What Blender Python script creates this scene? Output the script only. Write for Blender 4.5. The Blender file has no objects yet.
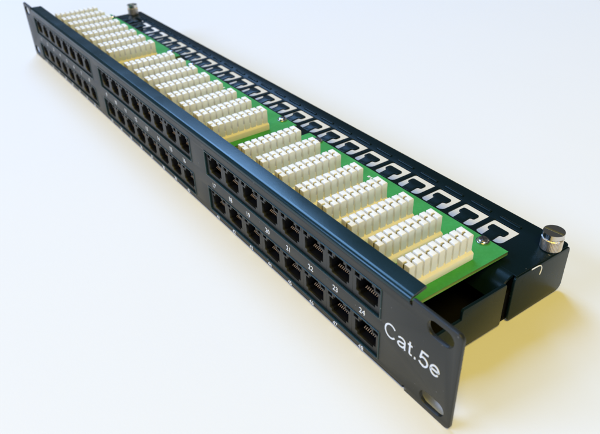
import bpy, bmesh, math, random
from mathutils import Vector, Matrix
random.seed(7)
S = bpy.context.scene
COL = S.collection
MM = 0.001

# ------------------------------------------------------------------ materials
def mat(name, base, rough=0.4, metal=0.0, ior=1.5, bump=0.0, bscale=900.0, var=0.0, vscale=60.0, coat=0.0, sss=0.0, smudge=0.0, spec=0.5, detail=3.0):
    m = bpy.data.materials.new(name); m.use_nodes = True
    nt = m.node_tree; N = nt.nodes; L = nt.links
    b = N['Principled BSDF']
    b.inputs['Base Color'].default_value = (*base, 1)
    b.inputs['Roughness'].default_value = rough
    b.inputs['Metallic'].default_value = metal
    b.inputs['IOR'].default_value = ior
    b.inputs['Specular IOR Level'].default_value = spec
    b.inputs['Coat Weight'].default_value = coat
    if sss:
        b.inputs['Subsurface Weight'].default_value = sss
        b.inputs['Subsurface Radius'].default_value = (1.0, 0.7, 0.4)
        b.inputs['Subsurface Scale'].default_value = 0.0012
    tc = N.new('ShaderNodeTexCoord')
    if var:
        n = N.new('ShaderNodeTexNoise'); n.inputs['Scale'].default_value = vscale; n.inputs['Detail'].default_value = 4
        L.new(tc.outputs['Object'], n.inputs['Vector'])
        mr = N.new('ShaderNodeMapRange'); mr.inputs['From Min'].default_value = .3; mr.inputs['From Max'].default_value = .7
        mr.inputs['To Min'].default_value = 1 - var; mr.inputs['To Max'].default_value = 1 + var
        L.new(n.outputs['Fac'], mr.inputs['Value'])
        mx = N.new('ShaderNodeVectorMath'); mx.operation = 'SCALE'
        mx.inputs[0].default_value = base
        L.new(mr.outputs[0], mx.inputs['Scale'])
        L.new(mx.outputs[0], b.inputs['Base Color'])
    if smudge:
        n = N.new('ShaderNodeTexNoise'); n.inputs['Scale'].default_value = 40; n.inputs['Detail'].default_value = 5
        L.new(tc.outputs['Object'], n.inputs['Vector'])
        mr = N.new('ShaderNodeMapRange'); mr.inputs['From Min'].default_value = .3; mr.inputs['From Max'].default_value = .7
        mr.inputs['To Min'].default_value = rough - smudge; mr.inputs['To Max'].default_value = rough + smudge
        L.new(n.outputs['Fac'], mr.inputs['Value']); L.new(mr.outputs[0], b.inputs['Roughness'])
    if bump:
        n = N.new('ShaderNodeTexNoise'); n.inputs['Scale'].default_value = bscale; n.inputs['Detail'].default_value = detail
        L.new(tc.outputs['Object'], n.inputs['Vector'])
        bp = N.new('ShaderNodeBump'); bp.inputs['Strength'].default_value = bump; bp.inputs['Distance'].default_value = 0.0002
        L.new(n.outputs['Fac'], bp.inputs['Height']); L.new(bp.outputs['Normal'], b.inputs['Normal'])
    return m

M_paint  = mat('black_powder_coat', (0.015, 0.0165, 0.013), 0.42, bump=0.10, bscale=1600, smudge=0.05, spec=0.5)
M_gloss  = mat('black_gloss_paint', (0.004, 0.017, 0.022), 0.24, bump=0.05, bscale=900, smudge=0.04, spec=0.55)
M_tray   = mat('black_tray_paint', (0.003, 0.010, 0.013), 0.27, bump=0.05, bscale=900, smudge=0.04, spec=0.17)
M_inner  = mat('matt_inner_black', (0.0015, 0.0015, 0.0016), 0.8, spec=0.15)
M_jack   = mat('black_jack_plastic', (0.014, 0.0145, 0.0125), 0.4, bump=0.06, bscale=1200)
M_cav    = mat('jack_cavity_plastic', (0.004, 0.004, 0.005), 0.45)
M_gold   = mat('gold_contacts', (0.85, 0.50, 0.24), 0.35, metal=0.55)
M_ivory  = mat('ivory_plastic', (0.86, 0.85, 0.81), 0.42, bump=0.05, bscale=1500, sss=0.0, var=0.03, vscale=150)
M_base   = mat('ivory_warm_light_tint', (0.83, 0.79, 0.67), 0.45, bump=0.05, bscale=1500, var=0.05, vscale=120, sss=0.2)  # block base: ivory tinted yellower for the warm light on its ledge
M_brass  = mat('brass_contact', (0.62, 0.46, 0.16), 0.35, metal=1.0)
M_print  = mat('white_print', (0.80, 0.80, 0.78), 0.55)
M_chrome = mat('nickel_plate', (0.66, 0.62, 0.56), 0.2, metal=1.0, smudge=0.05)
M_knurl  = mat('knurled_nickel', (0.74, 0.68, 0.60), 0.33, metal=1.0)
M_dark   = mat('dark_screw_slot', (0.05, 0.045, 0.035), 0.4, metal=0.6)
M_glint  = mat('painted_glint', (0.88, 0.88, 0.88), 0.45, metal=0.0)  # white of the bright line painted on the tray wall

def pcb_material():
    m = mat('green_solder_mask', (0.016, 0.24, 0.045), 0.6, bump=0.03, bscale=300, spec=.12)
    nt = m.node_tree; N = nt.nodes; L = nt.links; b = N['Principled BSDF']
    tc = N.new('ShaderNodeTexCoord')
    # copper traces below the mask: thin lighter stripes, mildly displaced
    sp = N.new('ShaderNodeSeparateXYZ'); L.new(tc.outputs['Object'], sp.inputs[0])
    nz = N.new('ShaderNodeTexNoise'); nz.inputs['Scale'].default_value = 70; L.new(tc.outputs['Object'], nz.inputs['Vector'])
    w = N.new('ShaderNodeTexNoise'); w.inputs['Scale'].default_value = 700; w.inputs['Detail'].default_value = 2
    L.new(tc.outputs['Object'], w.inputs['Vector'])
    cr = N.new('ShaderNodeValToRGB'); cr.color_ramp.elements[0].position = .45; cr.color_ramp.elements[1].position = .75
    cr.color_ramp.elements[0].color = (0.052, 0.33, 0.085, 1); cr.color_ramp.elements[1].color = (0.062, 0.355, 0.10, 1)
    L.new(w.outputs['Fac'], cr.inputs[0])
    mr = N.new('ShaderNodeMapRange'); mr.inputs['From Min'].default_value = .3; mr.inputs['From Max'].default_value = .7
    mr.inputs['To Min'].default_value = .9; mr.inputs['To Max'].default_value = 1.12; L.new(nz.outputs['Fac'], mr.inputs['Value'])
    sc = N.new('ShaderNodeVectorMath'); sc.operation = 'SCALE'; L.new(cr.outputs[0], sc.inputs[0]); L.new(mr.outputs[0], sc.inputs['Scale'])
    L.new(sc.outputs[0], b.inputs['Base Color'])
    return m
def add_dust(m, amount=.5, scale=420):
    nt = m.node_tree; N = nt.nodes; L = nt.links; b = N['Principled BSDF']
    tc = N.new('ShaderNodeTexCoord'); v = N.new('ShaderNodeTexVoronoi'); v.inputs['Scale'].default_value = scale
    L.new(tc.outputs['Object'], v.inputs['Vector'])
    sep = N.new('ShaderNodeSeparateColor'); L.new(v.outputs['Color'], sep.inputs[0])
    th = N.new('ShaderNodeMapRange'); th.inputs['From Min'].default_value = .0; th.inputs['From Max'].default_value = 1
    th.inputs['To Min'].default_value = .0; th.inputs['To Max'].default_value = .16; L.new(sep.outputs[0], th.inputs['Value'])
    lt = N.new('ShaderNodeMath'); lt.operation = 'LESS_THAN'; L.new(v.outputs['Distance'], lt.inputs[0]); L.new(th.outputs[0], lt.inputs[1])
    rr = N.new('ShaderNodeMath'); rr.operation = 'GREATER_THAN'; L.new(sep.outputs[1], rr.inputs[0]); rr.inputs[1].default_value = .86
    mu = N.new('ShaderNodeMath'); mu.operation = 'MULTIPLY'; L.new(lt.outputs[0], mu.inputs[0]); L.new(rr.outputs[0], mu.inputs[1])
    am = N.new('ShaderNodeMath'); am.operation = 'MULTIPLY'; L.new(mu.outputs[0], am.inputs[0]); am.inputs[1].default_value = amount
    mx = N.new('ShaderNodeMix'); mx.data_type = 'RGBA'
    src = b.inputs['Base Color']
    if src.links: L.new(src.links[0].from_socket, mx.inputs['A'])
    else: mx.inputs['A'].default_value = src.default_value[:]
    mx.inputs['B'].default_value = (.42, .40, .37, 1)
    L.new(am.outputs[0], mx.inputs['Factor']); L.new(mx.outputs['Result'], b.inputs['Base Color'])
for _m in (M_paint, M_gloss, M_tray): add_dust(_m, .22)
for _m in (M_gloss, M_tray): _m.node_tree.nodes['Principled BSDF'].inputs['Specular Tint'].default_value = (.78, 1.0, .92, 1)
M_pcb = pcb_material()
M_pcbedge = mat('board_laminate_edge', (0.20, 0.30, 0.05), 0.6)

def table_material():
    m = mat('white_paper', (0.84, 0.835, 0.825), 0.85, spec=0.12)
    nt = m.node_tree; N = nt.nodes; L = nt.links; b = N['Principled BSDF']
    tc = N.new('ShaderNodeTexCoord')
    n1 = N.new('ShaderNodeTexNoise'); n1.inputs['Scale'].default_value = 3.2; n1.inputs['Detail'].default_value = 3
    n2 = N.new('ShaderNodeTexNoise'); n2.inputs['Scale'].default_value = 900; n2.inputs['Detail'].default_value = 3
    L.new(tc.outputs['Object'], n1.inputs['Vector']); L.new(tc.outputs['Object'], n2.inputs['Vector'])
    b1 = N.new('ShaderNodeBump'); b1.inputs['Strength'].default_value = .5; b1.inputs['Distance'].default_value = .004
    b2 = N.new('ShaderNodeBump'); b2.inputs['Strength'].default_value = .12; b2.inputs['Distance'].default_value = .0002
    L.new(n1.outputs['Fac'], b1.inputs['Height']); L.new(n2.outputs['Fac'], b2.inputs['Height'])
    L.new(b1.outputs['Normal'], b2.inputs['Normal']); L.new(b2.outputs['Normal'], b.inputs['Normal'])
    return m
M_table = table_material()

# ------------------------------------------------------------------ helpers (all sizes in millimetres)
def link(name, me, m, parent=None):
    o = bpy.data.objects.new(name, me); COL.objects.link(o)
    if m is not None and not me.materials: me.materials.append(m)
    if parent is not None: o.parent = parent
    return o

def finish(bm, name, smooth_angle=None):
    me = bpy.data.meshes.new(name); bm.to_mesh(me); bm.free()
    me.transform(Matrix.Scale(MM, 4))
    if smooth_angle:
        for p in me.polygons: p.use_smooth = True
        me.set_sharp_from_angle(angle=math.radians(smooth_angle))
    return me

def add_box(bm, x0, x1, y0, y1, z0, z1, bev=0.0, seg=2):
    r = bmesh.ops.create_cube(bm, size=1.0)
    vs = r['verts']
    for v in vs:
        v.co = Vector((x0 + (v.co.x + .5) * (x1 - x0), y0 + (v.co.y + .5) * (y1 - y0), z0 + (v.co.z + .5) * (z1 - z0)))
    if bev:
        es = list({e for v in vs for e in v.link_edges})
        bmesh.ops.bevel(bm, geom=es, offset=bev, segments=seg, affect='EDGES', profile=.6)

def add_cyl(bm, x, y, z0, z1, r0, r1=None, n=40, bev=0.0):
    r1 = r0 if r1 is None else r1
    t = [Vector((x + r0 * math.cos(a), y + r0 * math.sin(a), z0)) for a in [2 * math.pi * i / n for i in range(n)]]
    u = [Vector((x + r1 * math.cos(a), y + r1 * math.sin(a), z1)) for a in [2 * math.pi * i / n for i in range(n)]]
    a = [bm.verts.new(c) for c in t]; b = [bm.verts.new(c) for c in u]
    for i in range(n): bm.faces.new((a[i], a[(i + 1) % n], b[(i + 1) % n], b[i]))
    top = bm.faces.new(b); bm.faces.new(list(reversed(a)))
    if bev: bmesh.ops.bevel(bm, geom=list(top.edges), offset=bev, segments=3, affect='EDGES')

def rrect(x0, x1, y0, y1, r, n=6):
    if not isinstance(r, (tuple, list)): r = (r, r, r, r)       # (x0,y0) (x1,y0) (x1,y1) (x0,y1)
    out = []
    for (cx, cy, sx, sy, rr, a0) in ((x0, y0, 1, 1, r[0], 180), (x1, y0, -1, 1, r[1], 270), (x1, y1, -1, -1, r[2], 0), (x0, y1, 1, -1, r[3], 90)):
        if rr <= 0: out.append((cx, cy)); continue
        for i in range(n + 1):
            a = math.radians(a0 + 90 * i / n)
            out.append((cx + sx * rr + rr * math.cos(a), cy + sy * rr + rr * math.sin(a)))
    return out

def sheet(loops, t, bev, name):
    """filled 2-D outline with holes, thickness t and rounded edges; mesh centred on local z = 0, in mm"""
    cu = bpy.data.curves.new(name, 'CURVE'); cu.dimensions = '2D'; cu.fill_mode = 'BOTH'
    cu.extrude = t / 2 - bev; cu.bevel_depth = bev; cu.bevel_resolution = 2; cu.offset = -bev
    for lp in loops:
        sp = cu.splines.new('POLY'); sp.points.add(len(lp) - 1)
        for p, c in zip(sp.points, lp): p.co = (c[0], c[1], 0, 1)
        sp.use_cyclic_u = True
    o = bpy.data.objects.new(name, cu); COL.objects.link(o)
    dg = bpy.context.evaluated_depsgraph_get()
    me = bpy.data.meshes.new_from_object(o.evaluated_get(dg))
    bpy.data.objects.remove(o); bpy.data.curves.remove(cu)
    me.materials.clear()
    bm = bmesh.new(); bm.from_mesh(me); bmesh.ops.remove_doubles(bm, verts=bm.verts, dist=1e-4)
    bmesh.ops.recalc_face_normals(bm, faces=bm.faces)
    bpy.data.meshes.remove(me)
    return bm

def xz(bm, y0):          # local (x, y, z) -> world (x, y0 - z, y): sheet standing in the XZ plane
    for v in bm.verts: v.co = Vector((v.co.x, y0 - v.co.z, v.co.y))
    bmesh.ops.recalc_face_normals(bm, faces=bm.faces)
def yz(bm, x0):
    for v in bm.verts: v.co = Vector((x0 + v.co.z, v.co.x, v.co.y))
    bmesh.ops.recalc_face_normals(bm, faces=bm.faces)
def xy(bm, z0):
    for v in bm.verts: v.co.z += z0

def extrude_profile(prof, x0, x1, axis='x'):
    """closed profile of (y, z) swept from x0 to x1"""
    bm = bmesh.new()
    a = [bm.verts.new((x0, y, z)) for y, z in prof]; b = [bm.verts.new((x1, y, z)) for y, z in prof]
    n = len(prof)
    for i in range(n): bm.faces.new((a[i], a[(i + 1) % n], b[(i + 1) % n], b[i]))
    bm.faces.new(a); bm.faces.new(list(reversed(b)))
    bmesh.ops.recalc_face_normals(bm, faces=bm.faces)
    return bm

def text_mesh(txt, cx, cz, height, parent, name, y=-0.08, width=None, bold=0.0, m=M_print, left=None):
    cu = bpy.data.curves.new(name, 'FONT'); cu.body = txt; cu.size = 1.0; cu.extrude = 0.0; cu.offset = bold
    cu.align_x = 'CENTER'; cu.resolution_u = 6
    o = bpy.data.objects.new(name, cu); COL.objects.link(o)
    dg = bpy.context.evaluated_depsgraph_get()
    me = bpy.data.meshes.new_from_object(o.evaluated_get(dg))
    bpy.data.objects.remove(o); bpy.data.curves.remove(cu)
    me.materials.clear()
    xs = [v.co.x for v in me.vertices]; ys = [v.co.y for v in me.vertices]
    x0, x1, y0, y1 = min(xs), max(xs), min(ys), max(ys)
    sy = height / (y1 - y0); sx = sy if width is None else width / (x1 - x0)
    bm = bmesh.new(); bm.from_mesh(me); bpy.data.meshes.remove(me)
    for v in bm.verts:
        X = (v.co.x - (x0 + x1) / 2) * sx + cx; Z = (v.co.y - (y0 + y1) / 2) * sy + cz
        v.co = Vector((X, y + .0, Z))
    # give the ink a thin real body
    r = bmesh.ops.extrude_face_region(bm, geom=list(bm.faces))
    for e in r['geom']:
        if isinstance(e, bmesh.types.BMVert): e.co.y += 0.08
    bmesh.ops.recalc_face_normals(bm, faces=bm.faces)
    return link(name, finish(bm, name), m, parent)

# ------------------------------------------------------------------ dimensions (mm)
W, H = 482.6, 43.7
XF = 22.6; XR = W - XF
G0, GP, GL = 26.8, 145.4, 128.6             # port groups: start, spacing, length
PP = GL / 8
ZU = (24.4, 37.2); ZL = (4.2, 16.9)         # upper and lower row of ports
ZB = 27.0                                    # top face of the circuit boards
ZT = 23.7                                    # top face of the rear tray

root = bpy.data.objects.new('patch_panel', None); COL.objects.link(root)
root['label'] = 'long black patch panel with green circuit boards and ivory terminal blocks on white paper'
root['category'] = 'patch panel'
root.location = (0, 0, 0)

# ------------------------------------------------------------------ front plate
T = 1.6
zt_, zb_ = H - 2.2, 1.6
def front_plate():
    o = []
    r = 2.4
    # clockwise walk of the outline with relief notches where the ears begin
    def arc(cx, cz, rr, a0, a1, n=6):
        return [(cx + rr * math.cos(math.radians(a0 + (a1 - a0) * i / n)), cz + rr * math.sin(math.radians(a0 + (a1 - a0) * i / n))) for i in range(n + 1)]
    o += arc(r, r, r, 180, 270)
    o += [(XF - .9, 0), (XF - .9, 2.2), (XF, 2.2), (XF, zb_), (XR, zb_), (XR, 2.2), (XR + .9, 2.2), (XR + .9, 0)]
    o += arc(W - r, r, r, 270, 360)
    o += arc(W - r, H - r, r, 0, 90)
    o += [(XR + .9, H), (XR + .9, H - 2.9), (XR, H - 2.9), (XR, zt_), (XF, zt_), (XF, H - 2.9), (XF - .9, H - 2.9), (XF - .9, H)]
    o += arc(r, H - r, r, 90, 180)
    loops = [o]
    for cx in (8.8, W - 8.8):
        for cz in (5.6, 38.3):
            loops.append(rrect(cx - 5.6, cx + 5.6, cz - 3.1, cz + 3.1, 3.05))
    for g in range(3):
        x = G0 + g * GP
        for z0, z1 in (ZU, ZL):
            loops.append(rrect(x, x + GL, z0, z1, .5, 3))
    bm = sheet(loops, T, .34, 'front_plate'); xz(bm, T / 2)
    return link('front_plate', finish(bm, 'front_plate', 35), M_paint, root)
plate = front_plate()
def fold(zbase, sgn, depth, name):
    R = 2.2 if sgn > 0 else 1.6; th = 1.4
    prof = []
    for i in range(9):                       # outer bend
        a = math.radians(90 * i / 8)
        prof.append((R - R * math.cos(a), zbase + sgn * (R * math.sin(a))))
    ztop = zbase + sgn * R
    prof += [(depth - .35, ztop), (depth, ztop - sgn * .35), (depth, ztop - sgn * (th - .3)), (depth - .3, ztop - sgn * th)]
    for i in range(7):
        a = math.radians(90 - 90 * i / 6); ri = R - th + .25
        prof.append((R - ri * math.cos(a) , zbase + sgn * ri * math.sin(a) - (0)))
    bm = extrude_profile(prof, XF + .3, XR - .3)
    for v in bm.verts:                       # slightly clipped rear corners
        if v.co.y > depth - 1.2:
            v.co.x += .9 if v.co.x < W / 2 else -.9
    return link(name, finish(bm, name, 40), M_gloss if sgn > 0 else M_paint, root)
fold(zt_, 1, 8.6, 'top_flange')
fold(zb_, -1, 8.0, 'bottom_flange')

# raised bezels round the six rows of ports
for g in range(3):
    x = G0 + g * GP
    for z0, z1 in (ZU, ZL):
        bm = sheet([rrect(x - .75, x + GL + .75, z0 - (.6 if z0 < 10 else .75), z1 + .75, .7, 4), rrect(x + .1, x + GL - .1, z0 + .1, z1 - .1, .4, 3)], 1.3, .34, 'port_bezel'); xz(bm, .65 - .3)
        link('port_bezel', finish(bm, 'port_bezel', 50), M_gloss, root)
# lettering
def arcp(cx, cy, rx, ry, a0, a1, n=18):
    return [(cx + rx * math.cos(math.radians(a0 + (a1 - a0) * i / n)), cy + ry * math.sin(math.radians(a0 + (a1 - a0) * i / n))) for i in range(n + 1)]
def lettering():
    SW = 76                                   # stroke width, letter heights in thousandths of an em
    st = []
    st.append((0, arcp(375, 358, 287, 322, 38, 322, 30)))                                   # C
    a0 = 722
    st.append((a0, arcp(265, 385, 185, 100, 165, 90, 6) + arcp(275, 355, 155, 130, 90, 0, 8) + [(430, 100), (450, 20), (462, 0)]))
    st.append((a0, [(428, 300), (330, 272), (200, 252)] + arcp(205, 140, 128, 104, 110, 290, 14) + [(340, 66), (428, 175)]))
    t0 = a0 + 556
    st.append((t0, [(130, 640), (130, 120)] + arcp(195, 110, 65, 70, 180, 270, 6) + [(262, 44)]))
    st.append((t0, [(22, 478), (258, 478)]))
    d0 = t0 + 278
    st.append((d0, [(139, 0), (139, 100)]))
    f0 = d0 + 278
    st.append((f0, [(488, 668), (180, 668), (118, 345)]))
    st.append((f0, [(100, 318), (150, 372)] + arcp(275, 222, 205, 205, 115, -90, 18) + arcp(275, 190, 195, 153, -90, -165, 8)))
    e0 = f0 + 556
    st.append((e0, [(85, 268), (468, 268)] + arcp(276, 262, 195, 222, 3, 325, 34)))
    total = e0 + 556 - 90; k = 26.6 / (total - 0)
    bm = bmesh.new()
    for li, (ox, pts) in enumerate(st):
        w = SW / 2; lft = []; rgt = []
        for i, p in enumerate(pts):
            q0 = pts[max(i - 1, 0)]; q1 = pts[min(i + 1, len(pts) - 1)]
            dx, dy = q1[0] - q0[0], q1[1] - q0[1]; l = math.hypot(dx, dy) or 1
            nx, ny = -dy / l, dx / l
            m = 1.0
            if 0 < i < len(pts) - 1:
                ax, ay = p[0] - q0[0], p[1] - q0[1]; la = math.hypot(ax, ay)
                c = abs((nx * -ay + ny * ax) / la) if la else 1
                m = min(1 / max(c, .5), 1.6)
            lft.append((p[0] + nx * w * m, p[1] + ny * w * m)); rgt.append((p[0] - nx * w * m, p[1] - ny * w * m))
        def P3(p, y): return ((ox + p[0] - 60) * k + 449.3, y, p[1] * k + 19.35)
        yf = -.06 - .016 * li
        A = [[bm.verts.new(P3(p, y)) for p in side] for side in (lft, rgt) for y in (yf, 0.02)]
        lf, lb, rf, rb = A
        for i in range(len(pts) - 1):
            bm.faces.new((lf[i], rf[i], rf[i + 1], lf[i + 1]))
            bm.faces.new((lf[i], lf[i + 1], lb[i + 1], lb[i])); bm.faces.new((rf[i + 1], rf[i], rb[i], rb[i + 1]))
        for i in (0, len(pts) - 1): bm.faces.new((lf[i], lb[i], rb[i], rf[i]))
    bmesh.ops.recalc_face_normals(bm, faces=bm.faces)
    link('lettering', finish(bm, 'lettering'), M_print, plate)
lettering()
for g in range(3):
    for k in range(8):
        x = G0 + g * GP + PP * (k + .5)
        n = g * 8 + k + 1
        text_mesh(str(n), x - 1.3, 20.7, 2.5, plate, 'port_number', bold=0.01)
        text_mesh(str(n + 24), x - 1.3, 2.2, 2.15, plate, 'port_number', bold=0.01)

# ------------------------------------------------------------------ network jacks
def hole_outline(cx, zb):
    """RJ45 opening: body, tapered foot, stepped latch slot above"""
    p = [(-4.6, 2.0), (4.6, 2.0), (4.6, 3.3), (6.0, 3.3), (6.0, 9.0), (3.6, 9.0), (3.6, 10.4), (2.5, 10.4), (2.5, 11.7),
         (-2.5, 11.7), (-2.5, 10.4), (-3.6, 10.4), (-3.6, 9.0), (-6.0, 9.0), (-6.0, 3.3), (-4.6, 3.3)]
    return [(cx + a, zb + b) for a, b in p]
def sq_outline(cx, zb, s):
    a, b = (4.3, 7.0)
    x0, x1 = (cx + a, cx + b) if s > 0 else (cx - b, cx - a)
    return [(x0, zb + 9.7), (x1, zb + 9.7), (x1, zb + 11.8), (x0, zb + 11.8)]
YJ = .75; JD = 11.0
def jack_meshes():
    z0 = 0; hz = ZU[1] - ZU[0]
    outer = [(-PP / 2 + .02, .12), (PP / 2 - .02, .12), (PP / 2 - .02, hz - .12), (-PP / 2 + .02, hz - .12)]
    loops = [outer, hole_outline(0, 0), sq_outline(0, 0, 1), sq_outline(0, 0, -1)]
    bm = sheet(loops, 1.2, .08, 'network_jack'); xz(bm, .8 + .6)
    nf = len(bm.faces)
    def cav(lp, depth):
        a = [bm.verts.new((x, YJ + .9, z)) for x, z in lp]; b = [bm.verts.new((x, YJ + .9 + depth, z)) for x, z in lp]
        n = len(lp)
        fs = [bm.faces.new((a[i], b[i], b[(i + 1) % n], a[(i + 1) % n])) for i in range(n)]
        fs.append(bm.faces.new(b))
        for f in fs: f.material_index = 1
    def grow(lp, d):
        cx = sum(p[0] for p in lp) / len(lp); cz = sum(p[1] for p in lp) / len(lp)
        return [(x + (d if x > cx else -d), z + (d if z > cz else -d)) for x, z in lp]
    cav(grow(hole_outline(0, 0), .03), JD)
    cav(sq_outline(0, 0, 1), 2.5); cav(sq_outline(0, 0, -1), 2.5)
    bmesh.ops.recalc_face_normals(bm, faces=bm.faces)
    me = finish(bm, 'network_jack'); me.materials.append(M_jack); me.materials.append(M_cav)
    # eight sprung contacts rising from the floor of the opening to the rear
    bm = bmesh.new()
    for i in range(8):
        x = -3.57 + 1.02 * i
        pts = [(3.4, 4.3), (4.3, 4.8), (4.6, 4.5)]
        for (ya, za), (yb, zb) in zip(pts, pts[1:]):
            w = .2; t = .16
            q = [(x - w, ya, za), (x + w, ya, za), (x + w, yb, zb), (x - w, yb, zb)]
            lo = [bm.verts.new((a, b, c)) for a, b, c in q]; up = [bm.verts.new((a, b, c + t)) for a, b, c in q]
            bm.faces.new(lo[::-1]); bm.faces.new(up)
            for j in range(4): bm.faces.new((lo[j], lo[(j + 1) % 4], up[(j + 1) % 4], up[j]))
    bmesh.ops.recalc_face_normals(bm, faces=bm.faces)
    mc = finish(bm, 'contact_pins'); mc.materials.append(M_gold)
    return me, mc
jm, jc = jack_meshes()
for g in range(3):
    for zz in (ZU[0], ZL[0]):
        for k in range(8):
            o = link('network_jack', jm, None, root)
            o.location = ((G0 + g * GP + PP * (k + .5)) * MM, 0, zz * MM)
            c = link('contact_pins', jc, None, o)

# ------------------------------------------------------------------ circuit boards, terminal blocks
BL = 133.3; B0 = 26.2
TB_P = 16.22
YT1 = 48.5; NT = 9;  TPY = 3.82              # teeth: last one, count, spacing
def terminal_meshes():
    # base, origin at x = centre, z = board top
    bm = bmesh.new()
    ya, yb = YT1 - NT * TPY + .2, YT1 + .2
    prof = [(-3.9, .05), (4.3, .05), (4.3, 2.9), (4.15, 3.1), (3.0, 3.85), (-3.2, 4.1), (-3.9, 3.4)]
    a = [bm.verts.new((x, ya, z)) for x, z in prof]; b = [bm.verts.new((x, yb, z)) for x, z in prof]
    for i in range(len(prof)):
        j = (i + 1) % len(prof); bm.faces.new((a[i], a[j], b[j], b[i]))
    bm.faces.new(a); bm.faces.new(b[::-1]); bmesh.ops.recalc_face_normals(bm, faces=bm.faces)
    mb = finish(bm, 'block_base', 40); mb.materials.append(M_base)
    bm = bmesh.new()
    yy0 = YT1 - NT * TPY + .8
    for i in range(NT):
        y1 = YT1 - TPY * i; y0 = y1 - 2.75
        # one tooth: a block with a narrow slit cut into its -y side for the contact blade
        tb = sheet([[(-3.3, y0), (-.45, y0), (-.45, y0 + 1.75), (.45, y0 + 1.75), (.45, y0), (3.15, y0), (3.15, y1), (-3.3, y1)]], 8.2, .3, 'tooth')
        xy(tb, 4.1 + 3.6)
        for v in tb.verts:
            if v.co.z > 8: v.co.z -= (v.co.x + 3.3) * .07
        tmp = bpy.data.meshes.new('t'); tb.to_mesh(tmp); tb.free(); bm.from_mesh(tmp); bpy.data.meshes.remove(tmp)
        if i < NT - 1:
            add_box(bm, -2.3, 2.3, y0 - 1.0, y0 + .2, 3.6, 6.2, .0)
    mt = finish(bm, 'terminal_block', 40); mt.materials.append(M_ivory)
    bm = bmesh.new()
    for i in range(NT):
        y1 = YT1 - TPY * i
        add_box(bm, -.26, .26, y1 - 2.7, y1 - 1.25, 5, 11.2, .08, 1)
    mp = finish(bm, 'contact_blade'); mp.materials.append(M_brass)
    return mt, mb, mp
mt, mb, mp = terminal_meshes()

def screw_mesh(r=2.35, h=1.6):
    bm = bmesh.new()
    add_cyl(bm, 0, 0, 0, h * .35, r * 1.18, n=36)
    # domed head from rings
    n = 36; prev = None
    rings = [(r, h * .35), (r * .97, h * .65), (r * .8, h * .92), (r * .5, h)]
    vs = []
    for rr, z in rings: vs.append([bm.verts.new((rr * math.cos(2 * math.pi * i / n), rr * math.sin(2 * math.pi * i / n), z)) for i in range(n)])
    for a, b in zip(vs, vs[1:]):
        for i in range(n): bm.faces.new((a[i], a[(i + 1) % n], b[(i + 1) % n], b[i]))
    bm.faces.new(vs[-1])
    me = finish(bm, 'board_screw', 35); me.materials.append(M_chrome)
    bm = bmesh.new()
    for a in (.4, .4 + math.pi / 2):
        c, s = math.cos(a), math.sin(a); L, w = r * .62, .36
        q = [(-L, -w), (L, -w), (L, w), (-L, w)]
        lo = [bm.verts.new((x * c - y * s, x * s + y * c, h * .7)) for x, y in q]
        up = [bm.verts.new((x * c - y * s, x * s + y * c, h + .03 + (0.01 if a > 1 else 0))) for x, y in q]
        bm.faces.new(up); bm.faces.new(lo[::-1])
        for j in range(4): bm.faces.new((lo[j], lo[(j + 1) % 4], up[(j + 1) % 4], up[j]))
    ms = finish(bm, 'cross_recess'); ms.materials.append(M_dark)
    return me, ms
sm, ssm = screw_mesh()

K0 = 327.5
for g in range(3):
    x0 = B0 + g * GP
    XB0, XB1 = G0 + g * GP - 1.2, G0 + g * GP + GL + 1.0
    bm = sheet([[(x0, 2.2), (XB0, 2.2), (XB0, 14.0), (XB1, 14.0), (XB1, 2.2), (x0 + BL, 2.2), (x0 + BL, 63.4), (x0, 63.4)]], 1.6, .1, 'board'); xy(bm, ZB - .8)
    for f in bm.faces:
        f.material_index = 1 if abs(f.normal.z) < .3 else 0
    me = finish(bm, 'circuit_board'); me.materials.append(M_pcb); me.materials.append(M_pcbedge)
    b = link('circuit_board', me, None, root)
    for sx in (x0 + 10.6, x0 + BL - 10.6):
        s = link('board_screw', sm, None, b); s.location = (sx * MM, 60.8 * MM, ZB * MM)
        s.rotation_euler.z = random.uniform(0, 1.5)
        # recess rides on the screw head: joined as one more material face set
    # silk-screened reference mark
    bm = bmesh.new()
    for i, (dx, ln) in enumerate(((0, 1.3), (1.9, .9), (3.4, .5), (4.9, 1.4))):
        xx = x0 + 54.5 + dx
        add_box(bm, xx, xx + ln, 57.6, 59.0, ZB + .01, ZB + .05)
    link('printed_mark', finish(bm, 'printed_mark'), M_print, b)
    for k in range(8):
        x = K0 - GP * (2 - g) + TB_P * k
        t = link('terminal_block', mt, None, root); t.location = (x * MM, 0, ZB * MM)
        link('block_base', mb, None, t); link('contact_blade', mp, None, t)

# merge the recess into the screw mesh so that it stays a detail of the screw
bm = bmesh.new(); bm.from_mesh(sm); n0 = len(bm.faces); bm.from_mesh(ssm)
bm.faces.ensure_lookup_table()
for i, f in enumerate(bm.faces):
    if i >= n0: f.material_index = 1
bm.to_mesh(sm); bm.free(); sm.materials.append(M_dark)

# ------------------------------------------------------------------ rear tray with cable-tie tabs
NC = 25; CP = 16.22; CW = 13.5
XC = 442.6
def tray():
    y0, y1 = 57.5, 91.2
    loops = [rrect(XF + .1, XR - .1, y0, y1, (0.3, 0.3, 2.2, 2.2), 5)]
    for k in range(NC):
        x1 = XC - CP * k
        loops.append(rrect(x1 - CW, x1, 68.4, 81.6, (2.4, 2.4, .9, .9), 5))
    loops.append(rrect(34.6, 36.6, 78.6, 81.2, .5, 3))
    bm = sheet(loops, .8, .2, 'rear_tray'); xy(bm, ZT - .4)
    o = link('rear_tray', finish(bm, 'rear_tray', 35), M_tray, root)
    return o
tr = tray()
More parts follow.
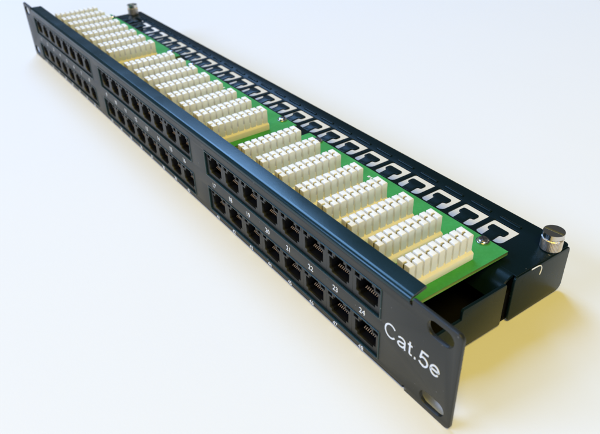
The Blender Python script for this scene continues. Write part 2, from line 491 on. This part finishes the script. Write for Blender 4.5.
# front lip of the tray, bent downwards
prof = []
R = 8.0
for i in range(11):
    a = math.radians(62 * i / 10); prof.append((57.5 - R * math.sin(a), ZT - R + R * math.cos(a)))
e = prof[-1]; prof.append((e[0] - 2.2, e[1] - 4.6))
low = [(y + 0, z) for y, z in prof]
inner = []
for i in range(11):
    a = math.radians(62 * (10 - i) / 10); inner.append((57.5 - (R - 1.4) * math.sin(a), ZT - R + (R - 1.4) * math.cos(a)))
prof.append((e[0] - .9, e[1] - 5.2)); prof += inner
link('tray_lip', finish(extrude_profile(prof, XF + 1.6, XR - 1.6), 'tray_lip', 40), M_tray, tr)

def tab_mesh():
    hw = 4.5; sw = 2.7
    def cnr(cx, cy, r, a0, a1, n=5): return [(cx + r * math.cos(math.radians(a0 + (a1 - a0) * i / n)), cy + r * math.sin(math.radians(a0 + (a1 - a0) * i / n))) for i in range(n + 1)]
    lp = [(-sw, 67.9), (sw, 67.9), (sw, 69.5), (sw, 71.2), (sw, 72.8)]
    lp += cnr(sw + .8, 72.8, .8, 180, 90)[1:]
    lp += cnr(hw - 1.0, 74.6, 1.0, 270, 360)
    lp += cnr(hw - 1.0, 76.5, 1.0, 0, 90) + [(1.5, 77.5), (-1.5, 77.5)] + cnr(-hw + 1.0, 76.5, 1.0, 90, 180) + cnr(-hw + 1.0, 74.6, 1.0, 180, 270)
    lp += cnr(-sw - .8, 72.8, .8, 90, 0)[:-1] + [(-sw, 72.8), (-sw, 71.2), (-sw, 69.5)]
    bm = sheet([lp], .8, .2, 'cable_tie_tab')
    bmesh.ops.triangulate(bm, faces=[f for f in bm.faces if len(f.verts) > 4])
    for _ in range(1):
        bmesh.ops.subdivide_edges(bm, edges=[e for e in bm.edges if e.calc_length() > 2.2], cuts=2, use_grid_fill=False)
    for v in bm.verts:
        t = min(max((v.co.y - 68.5) / 5.5, 0), 1); t = t * t * (3 - 2 * t)
        v.co.z += ZT - .38 + 0.5 * t
    return finish(bm, 'cable_tie_tab', 35)
tm = tab_mesh(); tm.materials.append(M_tray)
def rib_mesh():
    bm = bmesh.new(); add_box(bm, -5.6, 5.6, -.75, .75, -.3, .62, .45, 3)
    return finish(bm, 'pressed_rib', 40)
rm = rib_mesh(); rm.materials.append(M_tray)
for k in range(NC):
    xc = XC - CW / 2 - CP * k
    o = link('cable_tie_tab', tm, None, tr); o.location = (xc * MM, 0, 0)
    o = link('pressed_rib', rm, None, tr); o.location = ((xc - .6) * MM, 84.3 * MM, ZT * MM)

# side walls: front half belongs to the shell, rear half is the folded end of the tray
def side(x, sgn):
    bm = sheet([[(28.2, 17.5), (26.4, 17.5), (1.7, 16.5), (1.7, 1.6), (52.6, 1.2), (52.6, 21.2), (52, 22.2), (29, 22.2), (28.2, 21.4)]], 1.3, .25, 'shell_wall')
    yz(bm, x - sgn * .65)
    link('shell_wall', finish(bm, 'shell_wall', 35), M_tray, root)
    lp = rrect(56.6, 91.0, .6, ZT - .5, (2.0, 3.2, 2.0, 2.0), 6)
    bm = sheet([lp], 1.3, .3, 'tray_wall'); yz(bm, x - sgn * .62 + sgn * .35)
    w = link('tray_wall', finish(bm, 'tray_wall', 35), M_tray, tr)
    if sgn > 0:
        # white J-shaped curve painted for the light showing at a hooked slot
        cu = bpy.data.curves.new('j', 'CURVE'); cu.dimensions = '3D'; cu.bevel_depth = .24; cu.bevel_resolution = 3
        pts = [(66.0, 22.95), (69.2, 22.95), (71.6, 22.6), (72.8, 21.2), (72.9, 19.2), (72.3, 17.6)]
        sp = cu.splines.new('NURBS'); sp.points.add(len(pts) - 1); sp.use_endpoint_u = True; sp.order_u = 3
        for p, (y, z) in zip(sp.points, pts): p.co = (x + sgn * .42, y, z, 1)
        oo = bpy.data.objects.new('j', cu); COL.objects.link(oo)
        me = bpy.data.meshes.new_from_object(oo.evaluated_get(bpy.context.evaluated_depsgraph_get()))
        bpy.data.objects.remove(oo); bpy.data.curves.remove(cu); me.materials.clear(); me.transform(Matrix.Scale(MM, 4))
        link('hook_glint', me, M_glint, w)
side(XR, 1); side(XF, -1)
# shell floor, added black infill panels, standoffs
bm = bmesh.new(); add_box(bm, XF + 1.5, XR - 1.5, 8.4, 60, .3, 1.5, .1, 1)
add_box(bm, XF + 1.6, XR - 2.2, 58.6, 59.8, 1.6, ZT - 1.6)  # this and the next two: panels added so the gaps look dark
add_box(bm, XR - 3.4, XR - 2.0, 47, 58.4, 1.6, 14.5)
add_box(bm, XF + 2.0, XF + 3.4, 47, 58.4, 1.6, 14.5)
link('shell_floor_and_infill', finish(bm, 'shell_floor_and_infill'), M_inner, root)
bm = bmesh.new()
for g in range(3):
    for sx in (B0 + g * GP + 10.6, B0 + g * GP + BL - 10.6):
        add_cyl(bm, sx, 60.8, ZT, ZB - 1.6, 2.4, n=20)
link('board_standoff', finish(bm, 'board_standoff', 40), M_chrome, tr)

# thumb screws
def thumb(x, y):
    e = bpy.data.objects.new('thumb_screw', None); COL.objects.link(e); e.parent = root; e.location = (x * MM, y * MM, ZT * MM)
    bm = bmesh.new(); n = 150; r = 4.25
    rings = [(.1, r - .5), (.5, r), (5.3, r), (5.7, r - .5)]
    vs = []
    for z, rr in rings:
        vs.append([bm.verts.new(((rr + (.13 if i % 3 else -.17)) * math.cos(2 * math.pi * i / n), (rr + (.13 if i % 3 else -.17)) * math.sin(2 * math.pi * i / n), z)) for i in range(n)])
    for a, b in zip(vs, vs[1:]):
        for i in range(n): bm.faces.new((a[i], a[(i + 1) % n], b[(i + 1) % n], b[i]))
    bm.faces.new(vs[-1]); bm.faces.new(vs[0][::-1])
    link('knurled_grip', finish(bm, 'knurled_grip', 25), M_knurl, e)
    bm = bmesh.new()
    add_cyl(bm, 0, 0, 5.7, 6.2, r - .45, n=64)
    n = 64; c = math.radians(-35)
    add_cyl(bm, 0, 0, 6.2, 8.3, r + .05, n=64, bev=.45)
    link('screw_cap', finish(bm, 'screw_cap', 35), M_chrome, e)
    bm = bmesh.new(); add_box(bm, -r * .93, r * .93, -.55, .55, 8.2, 8.34, .05, 1)
    s = link('driver_slot', finish(bm, 'driver_slot'), M_brass, e); s.rotation_euler.z = math.radians(8)
thumb(456.4, 82.8); thumb(27.2, 82.8)

# ------------------------------------------------------------------ table
bm = bmesh.new()
n = 60
g = [[bm.verts.new((-2600 + 5200 * i / n, -2000 + 5200 * j / n, 0)) for j in range(n + 1)] for i in range(n + 1)]
for i in range(n):
    for j in range(n): bm.faces.new((g[i][j], g[i + 1][j], g[i + 1][j + 1], g[i][j + 1]))
t = link('table_surface', finish(bm, 'table_surface'), M_table)
t['kind'] = 'structure'

# ------------------------------------------------------------------ camera (solved from the photograph)
Rm = ((0.5776257, 0.81577382, -0.02935344), (0.44469269, -0.34462166, -0.82673111), (-0.68454142, 0.46448787, -0.56183098))
Cc = (564.61498692, -112.80616997, 178.47039632)
cam = bpy.data.cameras.new('camera'); co = bpy.data.objects.new('camera', cam); COL.objects.link(co)
X = Vector(Rm[0]); Y = -Vector(Rm[1]); Z = -Vector(Rm[2])
mw = Matrix(((X.x, Y.x, Z.x, Cc[0] * MM), (X.y, Y.y, Z.y, Cc[1] * MM), (X.z, Y.z, Z.z, Cc[2] * MM), (0, 0, 0, 1)))
co.matrix_world = mw
cam.sensor_fit = 'HORIZONTAL'; cam.sensor_width = 36; cam.lens = 620.64 / 600 * 36
cam.clip_start = .01; cam.clip_end = 50
cam.dof.use_dof = True; cam.dof.focus_distance = .268; cam.dof.aperture_fstop = 22
S.camera = co

# ------------------------------------------------------------------ lamps
def area(name, az, el, dist, sx, sy, power, color, target=(.3, .03, .02)):
    """az measured from -x towards +y"""
    a, e = math.radians(az), math.radians(el)
    d = Vector((-math.cos(a) * math.cos(e), math.sin(a) * math.cos(e), math.sin(e)))
    l = bpy.data.lights.new(name, 'AREA'); l.shape = 'RECTANGLE'; l.size = sx; l.size_y = sy; l.energy = power; l.color = color
    o = bpy.data.objects.new(name, l); COL.objects.link(o)
    o.location = Vector(target) + d * dist
    o.rotation_euler = (d).to_track_quat('Z', 'Y').to_euler()
    return o
area('window_light', 13, 47, 5.0, 2.5, 2.8, 238, (.25, .455, .89))
area('side_fill', -66, 30, 5.0, 3.0, 1.6, 230, (.28, .45, .89))  # cool fill added from front left to weaken the yellow band by the plate
area('low_fill', 200, 12, 5.0, 2.5, 1.2, 60, (.78, .86, 1.0))
area('warm_lamp', 215, 62, 4.0, 1.6, 1.6, 120, (1.0, .76, .135))
w = bpy.data.worlds.new('World'); S.world = w; w.use_nodes = True
bg = w.node_tree.nodes['Background']; bg.inputs[0].default_value = (.75, .80, .80, 1); bg.inputs[1].default_value = .10

S.view_settings.view_transform = 'Standard'; S.view_settings.look = 'None'; S.view_settings.gamma = 1; S.view_settings.exposure = 0
S.render.engine = 'CYCLES'
